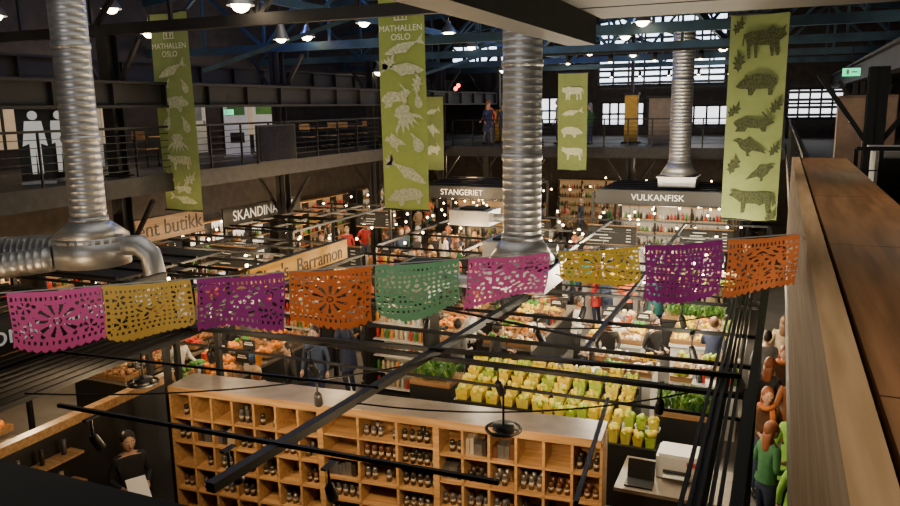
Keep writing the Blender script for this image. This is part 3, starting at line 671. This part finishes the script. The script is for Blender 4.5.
door(1,-17.9,20.2,4.6,1.0,2.1,math.pi/2,WHITE); door(2,-17.9,22.2,4.6,1.0,2.1,math.pi/2,WHITE); door(3,-17.9,12,4.6,1.2,2.1,math.pi/2,MEZ)
b=MB()
for i in range(9):
    y=4+i*2.4
    if 10<y<13 or 18<y<23: continue
    b.box((-17.95,y,6.0),(.04,1.8,1.8),mat('interior_window_glow',(.2,.14,.08),em=.35,emc=(1,.7,.4),var=.5,scale=1.5)); 
    for s_ in(-.9,-.3,.3,.9): b.box((-17.9,y+s_,6.0),(.06,.05,1.8),DARK)
b.obj('interior_glazing')
b=MB(); b.box((-12.5,17.2,5.1),(.08,1.7,1.0),SB); b.box((-12.44,17.2,5.1),(.01,1.6,.9),mat('screen_glass',(.02,.02,.03),.1)); b.box((-12.6,17.2,5.1),(.12,.4,.4),DARK); b.obj('wall_screen')
def table(x,y,z):
    e=empty('cafe_table',(x,y,z)); b=MB(); b.tube([(0,0,.72),(0,0,.75)],.38,SHELFW,20); b.tube([(0,0,.03),(0,0,.72)],.03,BLACK,8); b.tube([(0,0,0),(0,0,.03)],.22,BLACK,16)
    b.obj('table_body',parent=e)
def chair(x,y,z,rz):
    e=empty('cafe_chair',(x,y,z)); e.rotation_euler=(0,0,rz); b=MB(); b.box((0,0,.45),(.42,.42,.03),SHELFW)
    for a in(-1,1):
        for c in(-1,1): b.bar((a*.18,c*.18,.44),(a*.2,c*.2,0),.025,.025,BLACK)
        b.bar((a*.19,.19,.45),(a*.19,.24,.88),.025,.025,BLACK)
    b.box((0,.24,.8),(.42,.02,.2),SHELFW); b.obj('chair_body',parent=e)
for y in(15.6,23,25.5): table(-14.9,y,4.6); chair(-14.9,y-.65,4.6,math.pi); chair(-14.9,y+.65,4.6,0)
LG=mat('grey_laminate',(.45,.45,.44),.4)
e=empty('reception_desk',(2.0,12.6,4.3)); b=MB(); b.box((0,0,.5),(1.5,.7,1.0),LG); b.box((0,0,1.02),(1.6,.8,.05),WHITE); b.box((-.4,-.36,.5),(.6,.02,.8),DARK); b.obj('desk_body',parent=e)
e=empty('computer_monitor',(2.0,12.6,5.35)); b=MB(); b.box((0,0,.28),(.6,.04,.38),SB); b.box((0,0,.06),(.05,.05,.14),SB); b.box((0,0,.01),(.25,.18,.02),SB); b.obj('monitor_body',parent=e)
e=empty('storage_cabinet',(1.5,17,4.3)); b=MB(); b.box((0,0,.9),(1.0,.5,1.8),mat('brown_cabinet',(.16,.10,.07),.5)); 
for s_ in(-1,1): b.box((s_*.25,-.26,.9),(.46,.02,1.7),mat('brown_cabinet2',(.2,.13,.09),.5)); b.box((s_*.05,-.28,.9),(.02,.03,.2),GALV)
b.obj('cabinet_body',parent=e)
railing('metal_balustrade',(.9,11,4.3),(2.6,11,4.3),1.1,6,3)

# ------------------------------------------------------------ people
SKIN=[mat('skin_a',(.55,.33,.23),.5,var=.05),mat('skin_b',(.62,.40,.30),.5,var=.05),mat('skin_c',(.25,.13,.08),.5,var=.05)]
HAIR=[mat('hair_dark',(.03,.02,.015),.5),mat('hair_brown',(.12,.06,.03),.5),mat('hair_blond',(.42,.28,.12),.5),mat('hair_auburn',(.26,.08,.03),.5),mat('hair_grey',(.3,.29,.28),.5)]
CL={n:mat('cloth_'+n,c,.85,var=.15,scale=12) for n,c in{'black':(.02,.02,.024),'navy':(.03,.04,.09),'grey':(.14,.14,.15),'white':(.6,.59,.56),'rust':(.26,.085,.025),'brown':(.12,.055,.025),'orange':(.5,.15,.03),'lime':(.25,.55,.08),'teal':(.04,.20,.2),'red':(.5,.04,.04),'beige':(.32,.24,.15),'jeans':(.06,.09,.17),'coral':(.9,.22,.10),'green':(.05,.18,.07)}.items()}
SHOE=mat('shoe_leather',(.03,.022,.018),.4)
EYE=mat('eye',(.02,.02,.02),.2,var=0); LIP=mat('lips',(.4,.12,.1),.5,var=0)
ST=dict(lk=(.10,-.03,.49),la=(.11,.03,.09),rk=(-.10,-.03,.49),ra=(-.11,.03,.09))
POSES={
'stand':dict(ST,le=(.24,.03,1.14),lw=(.25,-.07,.90),re=(-.24,.03,1.14),rw=(-.25,-.07,.90),lean=0,dz=0),
'walk':dict(le=(.23,.12,1.16),lw=(.23,.02,.93),re=(-.23,-.08,1.16),rw=(-.22,-.26,.98),lk=(.09,-.20,.52),la=(.09,-.22,.10),rk=(-.09,.06,.50),ra=(-.09,.34,.14),lean=-.04,dz=0),
'hold':dict(ST,le=(.24,.02,1.14),lw=(.14,-.24,1.10),re=(-.24,.02,1.14),rw=(-.14,-.24,1.10),lean=-.03,dz=0),
'reach':dict(le=(.22,-.16,1.20),lw=(.16,-.40,1.14),re=(-.24,.03,1.14),rw=(-.20,-.22,1.02),lk=(.10,-.05,.49),la=(.12,.05,.09),rk=(-.10,.0,.49),ra=(-.13,.05,.09),lean=-.12,dz=0),
'sit':dict(le=(.25,-.05,1.16),lw=(.15,-.30,1.20),re=(-.25,-.05,1.16),rw=(-.15,-.30,1.20),lk=(.12,-.44,.50),la=(.12,-.42,.09),rk=(-.12,-.44,.50),ra=(-.12,-.42,.09),lean=-.06,dz=-.42)}
_body={}
def body_mesh(pose):
    if pose in _body: return _body[pose]
    q=POSES[pose]; L=q['lean']; D=q['dz']
    def up(p): return (p[0],p[1],p[2]+D)
    hipz=.86 if D==0 else .53
    V=[(up((0,0,.96)),(.155,.115)),(up((0,L*.4,1.12)),(.135,.10)),(up((0,L*.8,1.32)),(.165,.115)),(up((0,L,1.47)),(.075,.07)),(up((0,L-.015,1.56)),(.052,.052)),
       (up((.165,L,1.41)),(.068,.068)),(up(q['le']),(.045,.045)),(up(q['lw']),(.028,.03)),
       (up((-.165,L,1.41)),(.068,.068)),(up(q['re']),(.045,.045)),(up(q['rw']),(.028,.03)),
       ((.09,0 if D==0 else -.08,hipz),(.098,.10)),(q['lk'],(.06,.062)),(q['la'],(.042,.045)),
       ((-.09,0 if D==0 else -.08,hipz),(.098,.10)),(q['rk'],(.06,.062)),(q['ra'],(.042,.045))]
    E=[(0,1),(1,2),(2,3),(3,4),(2,5),(5,6),(6,7),(2,8),(8,9),(9,10),(0,11),(11,12),(12,13),(0,14),(14,15),(15,16)]
    me=bpy.data.meshes.new('skel'); me.from_pydata([v[0] for v in V],E,[]); o=bpy.data.objects.new('skel',me); COL.objects.link(o)
    md=o.modifiers.new('skin','SKIN'); md.use_smooth_shade=True
    for i,v in enumerate(V):
        s=me.skin_vertices[0].data[i]; s.radius=v[1]; s.use_root=(i==0)
    sb=o.modifiers.new('sub','SUBSURF'); sb.levels=1; sb.render_levels=1
    bpy.context.view_layer.update()
    ev=o.evaluated_get(bpy.context.evaluated_depsgraph_get()); em=ev.to_mesh()
    vs=[tuple(v.co) for v in em.vertices]; fs=[tuple(p.vertices) for p in em.polygons]; ev.to_mesh_clear()
    bpy.data.objects.remove(o)
    segs=[(V[a][0],V[b_][0],k) for k,(a,b_) in enumerate(E)]
    part=[]
    for f_ in fs:
        c=Vector((0,0,0))
        for i in f_: c+=Vector(vs[i])
        c/=len(f_)
        best=None
        for a,b_,k in segs:
            a=Vector(a);b2=Vector(b_);d=b2-a;t=max(0,min(1,(c-a).dot(d)/d.length_squared)); dd=(c-a-d*t).length
            if best is None or dd<best[0]: best=(dd,k,t)
        k=best[1]
        if k>=10: part.append('pants' if not(k in(12,15) and best[2]>.93) else 'shoe')
        elif k==3: part.append('skin')
        elif k in(6,9) and best[2]>.92: part.append('skin')
        else: part.append('top' if c.z>.94+D else 'pants')
    _body[pose]=(vs,fs,part); return _body[pose]
def person(x,y,z=0,rz=0,pose='stand',top='black',pants='jeans',hair=0,skin=0,h=1.0,long=False,prop=None,coat=False):
    e=empty('person',(x,y,z)); e.rotation_euler=(0,0,rz); e.scale=(h,h,h)
    vs,fs,part=body_mesh(pose); b=MB(); q=POSES[pose]; L=q['lean']; D=q['dz']
    M={'skin':SKIN[skin],'top':CL[top],'pants':CL[pants],'shoe':SHOE}
    b.v+=vs
    for f_,p in zip(fs,part): b.f.append(f_); b.mi.append(b.m(M[p])); b.sm.append(True)
    if coat and D==0: b.tube([(0,L*.4,1.15),(0,0,.98),(0,0,.62)],[.16,.185,.23],CL[top],16,caps=False,flat=.75)
    else: b.tube([(0,L*.2,1.04+D),(0,0,.93+D)],[.15,.168],CL[top],16,caps=False,flat=.78)
    for a in(q['la'],q['ra']):
        b.tube([(a[0],a[1]+.06,a[2]-.045),(a[0],a[1]-.02,a[2]-.035),(a[0],a[1]-.13,a[2]-.055),(a[0],a[1]-.19,a[2]-.062)],[.03,.048,.042,.022],SHOE,10,flat=.8)
    S=SKIN[skin]; hy=L-.03; hz=1.64+D
    b.ball((0,hy,hz),.115,S,16,12,(.72,.86,1.05)); b.ball((0,hy-.035,hz-.07),.06,S,10,8,(.8,.8,.8))
    b.tube([(0,hy-.09,hz+.015),(0,hy-.122,hz-.028),(0,hy-.095,hz-.038)],[.008,.016,.01],S,8)
    for s_ in(-1,1):
        b.ball((s_*.032,hy-.088,hz+.01),.012,PAPER,8,6); b.ball((s_*.032,hy-.097,hz+.01),.006,EYE,6,5)
        b.ball((s_*.083,hy+.005,hz-.005),.026,S,8,6,(.35,.7,1.1)); b.box((s_*.032,hy-.095,hz+.033),(.032,.008,.006),HAIR[hair])
    b.ball((0,hy-.088,hz-.063),.022,LIP,8,6,(1,.35,.3))
    b.ball((0,hy+.022,hz+.028),.122,HAIR[hair],16,12,(.76,.86,.98))
    if long: b.tube([(0,hy+.05,hz+.03),(0,hy+.075,hz-.09),(0,hy+.085,hz-.24),(0,hy+.08,hz-.30)],[.085,.088,.08,.05],HAIR[hair],14,flat=.55)
    for el,wr,sd in((q['le'],q['lw'],1),(q['re'],q['rw'],-1)):
        w=Vector(wr); d=(w-Vector(el)).normalized(); w.z+=D; c=Vector((0,-1,0)) if abs(d.y)<.8 else Vector((0,0,-1)); c=(c-d*c.dot(d)).normalized(); s2=d.cross(c)
        b.tube([w-d*.01,w+d*.04,w+d*.09],[.026,.04,.036],S,10,flat=.5)
        for k,(off,ln) in enumerate(((-.028,.06),(-.010,.075),(.010,.07),(.027,.055))):
            p=w+d*.085+c*off; cu=s2*(-sd)
            b.tube([p,p+d*ln*.5+cu*.008,p+d*ln*.85+cu*.028],[.009,.0085,.006],S,6)
        p=w+d*.03+c*.034; b.tube([p,p+d*.03+c*.022,p+d*.058+c*.022],[.012,.010,.007],S,6)
    b.obj('figure',parent=e)
    if prop=='paper': 
        pb=MB(); pb.box((0,-.36,1.12),(.24,.01,.32),PAPER,M=Matrix.Rotation(-.9,3,'X')); pb.obj('paper_sheet',parent=e)
    if prop=='bag':
        pb=MB(); w=Vector(q['lw']); pb.box((w.x,w.y,w.z-.32),(.12,.3,.3),CL['beige']); pb.tube([(w.x,w.y-.1,w.z-.17),(w.x,w.y,w.z-.06),(w.x,w.y+.1,w.z-.17)],.008,CL['beige'],6); pb.obj('carried_bag',parent=e)
    if prop=='scarf':
        pb=MB(); n=16; pb.tube([(.10*math.cos(6.283*i/n),L-.01+.095*math.sin(6.283*i/n),1.475+.012*math.sin(i)) for i in range(n+1)],.04,CL['orange'],8); pb.tube([(.05,L-.10,1.46),(.06,L-.15,1.3),(.06,L-.145,1.12)],[.04,.045,.04],CL['orange'],8,flat=.5); pb.obj('scarf',parent=e)
    return e
person(-7.72,6.95,0,math.radians(60),'hold','black','black',0,0,1.05,prop='paper')
person(.30,16.2,0,2.8,'walk','beige','jeans',1,0,.99,True)
person(-.0,15.0,0,3.1,'stand','grey','black',0,1,1.0)
person(.30,14.3,0,.3,'stand','brown','black',3,1,.97,True,prop='scarf')
person(.05,13.3,0,2.6,'walk','black','jeans',3,0,1.0,True,coat=True)
person(.45,12.7,0,2.9,'walk','rust','black',1,1,1.02,coat=True)
person(.05,11.9,0,.3,'hold','brown','jeans',3,0,1.0,True,prop='scarf')
person(.45,11.3,0,2.9,'stand','lime','black',2,0,1.0,coat=True,prop='bag')
person(.1,10.5,0,2.2,'hold','green','navy',3,0,1.0,True)
person(.5,9.9,0,3.0,'stand','lime','jeans',0,0,.95,coat=True)
person(-5.0,13.55,0,2.2,'reach','black','black',0,0,1.02)
person(-3.0,15.1,0,.2,'reach','black','black',1,0)
person(-5.8,13.7,0,2.8,'hold','grey','black',0,1)
person(-2.15,15.3,0,1.0,'hold','black','black',0,0); person(-1.0,15.5,0,3.1,'reach','navy','black',1,1)
person(-10.4,4.8,0,1.2,'hold','black','black',1,0); person(-10.7,11.0,0,1.5,'reach','white','black',1,0); person(-10.7,12.6,0,1.8,'hold','black','black',0,0)
person(-6.0,14.9,0,1.4,'hold','white','black',0,0); person(-6.0,17.4,0,4.6,'reach','black','black',1,1); person(-4.0,16.4,0,1.6,'hold','white','black',0,2)
wts=['black','black','navy','grey','black','white','beige','jeans','grey','coral','red','teal','green','black']
spots=[]
def crowd(n,x0,x1,y0,y1,z=0,md=.5):
    k=0;t=0
    while k<n and t<400:
        t+=1; x=U(x0,x1);y=U(y0,y1)
        if any((x-a)**2+(y-c)**2<md*md for a,c in spots): continue
        spots.append((x,y)); k+=1
        person(x,y,z,U(0,6.28),random.choice(['stand','walk','hold','stand','reach']),random.choice(wts),random.choice(['black','jeans','navy','grey']),random.randrange(5),random.choice([0,1,0,1,2]),U(.93,1.06),rnd()<.4,coat=rnd()<.4)
for (x,y) in ((-9.6,21.4),(-8.6,23.0),(-10.2,22.9),(-9.3,18.2),(-9.6,16.4),(-13.9,31.0),(-11.9,31.6)):
    table(x,y,0); spots.append((x,y))
    for a in (0,2.1,4.2):
        cx,cy=x+.72*math.sin(a),y-.72*math.cos(a); rz=a+math.pi
        chair(cx,cy,0,rz); spots.append((cx,cy)); person(cx,cy,0,rz,'sit',random.choice(wts),random.choice(['black','jeans']),random.randrange(5),random.choice([0,1]),1.0,rnd()<.4)
person(-10.35,19.6,0,1.2,'walk','coral','jeans',2,0,1.0,True,coat=True); person(-8.2,20.0,0,1.2,'walk','coral','black',1,0,1.0,True,coat=True); spots+=[(-10.35,19.6),(-8.2,20)]
crowd(26,-12.6,-7.6,23.3,24.3); crowd(22,-15.5,-7.8,30,34); crowd(18,-7.5,-.6,23.7,24.6); crowd(24,-10.4,-8.1,15.2,22.8,md=.5)
crowd(14,-7.5,-.6,19.5,20.4); crowd(18,-7,-.6,30,34); crowd(10,-14.4,-13.7,14,27,md=.8); crowd(6,-8.3,-8.0,9.2,14,md=.7)
crowd(6,-3.2,-2.5,21,23.6,md=.6); crowd(3,-5.6,-5.2,20.8,23,md=.6)
crowd(8,-11.5,-7,29.6,31.2,4.4)

# ------------------------------------------------------------ lighting
w=bpy.data.worlds.new('world'); bpy.context.scene.world=w; w.use_nodes=True
w.node_tree.nodes['Background'].inputs[0].default_value=(.35,.42,.55,1); w.node_tree.nodes['Background'].inputs[1].default_value=.2
WM=(1,.70,.38); CW=(1,.84,.58)
for (x,y,p,c) in((-6.4,6.3,30,WM),(-4.2,6.5,30,WM),(-2.4,6.7,30,WM),(-4.0,10.4,50,CW),(-2.2,10.5,70,CW),(-1.0,9.5,40,CW),(-2.6,14.9,260,CW),(-1.2,15.6,260,CW),(-3.2,17.4,230,CW),(-5.2,16.0,120,WM),(-6.8,15.6,110,WM),
    (-6.6,10.4,70,WM),(-11.4,6.2,70,WM),(-9.4,6.8,100,WM),(-11.6,11.6,90,WM),(-9.8,11.6,100,WM),(-11.4,17.6,150,WM),(-9.2,17.2,170,WM),(-6.6,22,230,CW),(-4.0,21.8,230,CW),(-1.6,22,240,CW),(-10.0,22.6,240,WM),(-3.4,26,150,CW),(-10.2,26,150,WM),
    (-15.5,12,110,WM),(-15.5,18,130,WM),(-15.2,24,140,WM),(-12.5,31.5,200,WM),(-8,32,200,WM),(-4,32,200,CW),(.1,11.0,40,WM)):  # last entry is an added fill for people in the right corridor
    light('stall_light','POINT',(x,y,2.75 if y<29 else 3.6),p*1.35,c,.12)
for x in(-6.4,-4.8,-3.2,-2.0): 
    light('shelf_spot','SPOT',(x,6.4,3.0),115,WM,.06,(math.radians(50),0,0),spot=1.5)
for y in(9,15,21): light('mezzanine_light','POINT',(-15.8,y,7),100,(1,.84,.62),.3)
light('mezzanine_light','POINT',(-9,34,6.8),130,(1,.85,.6),.3); light('mezzanine_light','POINT',(-3,34,6.8),130,(1,.9,.75),.3); light('mezzanine_light','POINT',(3.5,15,6.4),90,(1,.85,.65),.3)
for y in (1.5,5,8.5): light('ledge_fill_spot','SPOT',(1.1,y,7.1),130,(1,.80,.56),.15,(0,math.radians(8),0),spot=1.9)  # spots added under the slab to brighten the shaded ledge top
light('blue_uplight','POINT',(-12.5,17,9.3),160,(.12,.25,1),.3); light('blue_uplight','POINT',(-8,27,9.3),220,(.12,.25,1),.3); light('blue_uplight','POINT',(-6,21,9.6),160,(.2,.4,1),.3)
light('hall_overhead_fill','AREA',(-6,9,10.8),330,(1,.92,.8),10,(0,0,0),10)  # broad overhead area light added as general fill, not a fixture
light('rear_fill','AREA',(-5,-5.6,6.6),430,(1,.96,.92),7,(math.radians(80),0,math.radians(10)),2.0)  # area light added behind the camera as fill, no window there

# ------------------------------------------------------------ camera
R=(Matrix.Rotation(math.radians(23.4),3,'Z')@Matrix.Rotation(math.radians(90-10.9),3,'X')@Matrix.Rotation(math.radians(-0.86),3,'Z'))
cd=bpy.data.cameras.new('camera'); cd.sensor_width=36; cd.lens=760/900*36; cd.clip_end=200
c=bpy.data.objects.new('camera',cd); COL.objects.link(c); c.matrix_world=Matrix.Translation((0,0,6))@R.to_4x4(); bpy.context.scene.camera=c
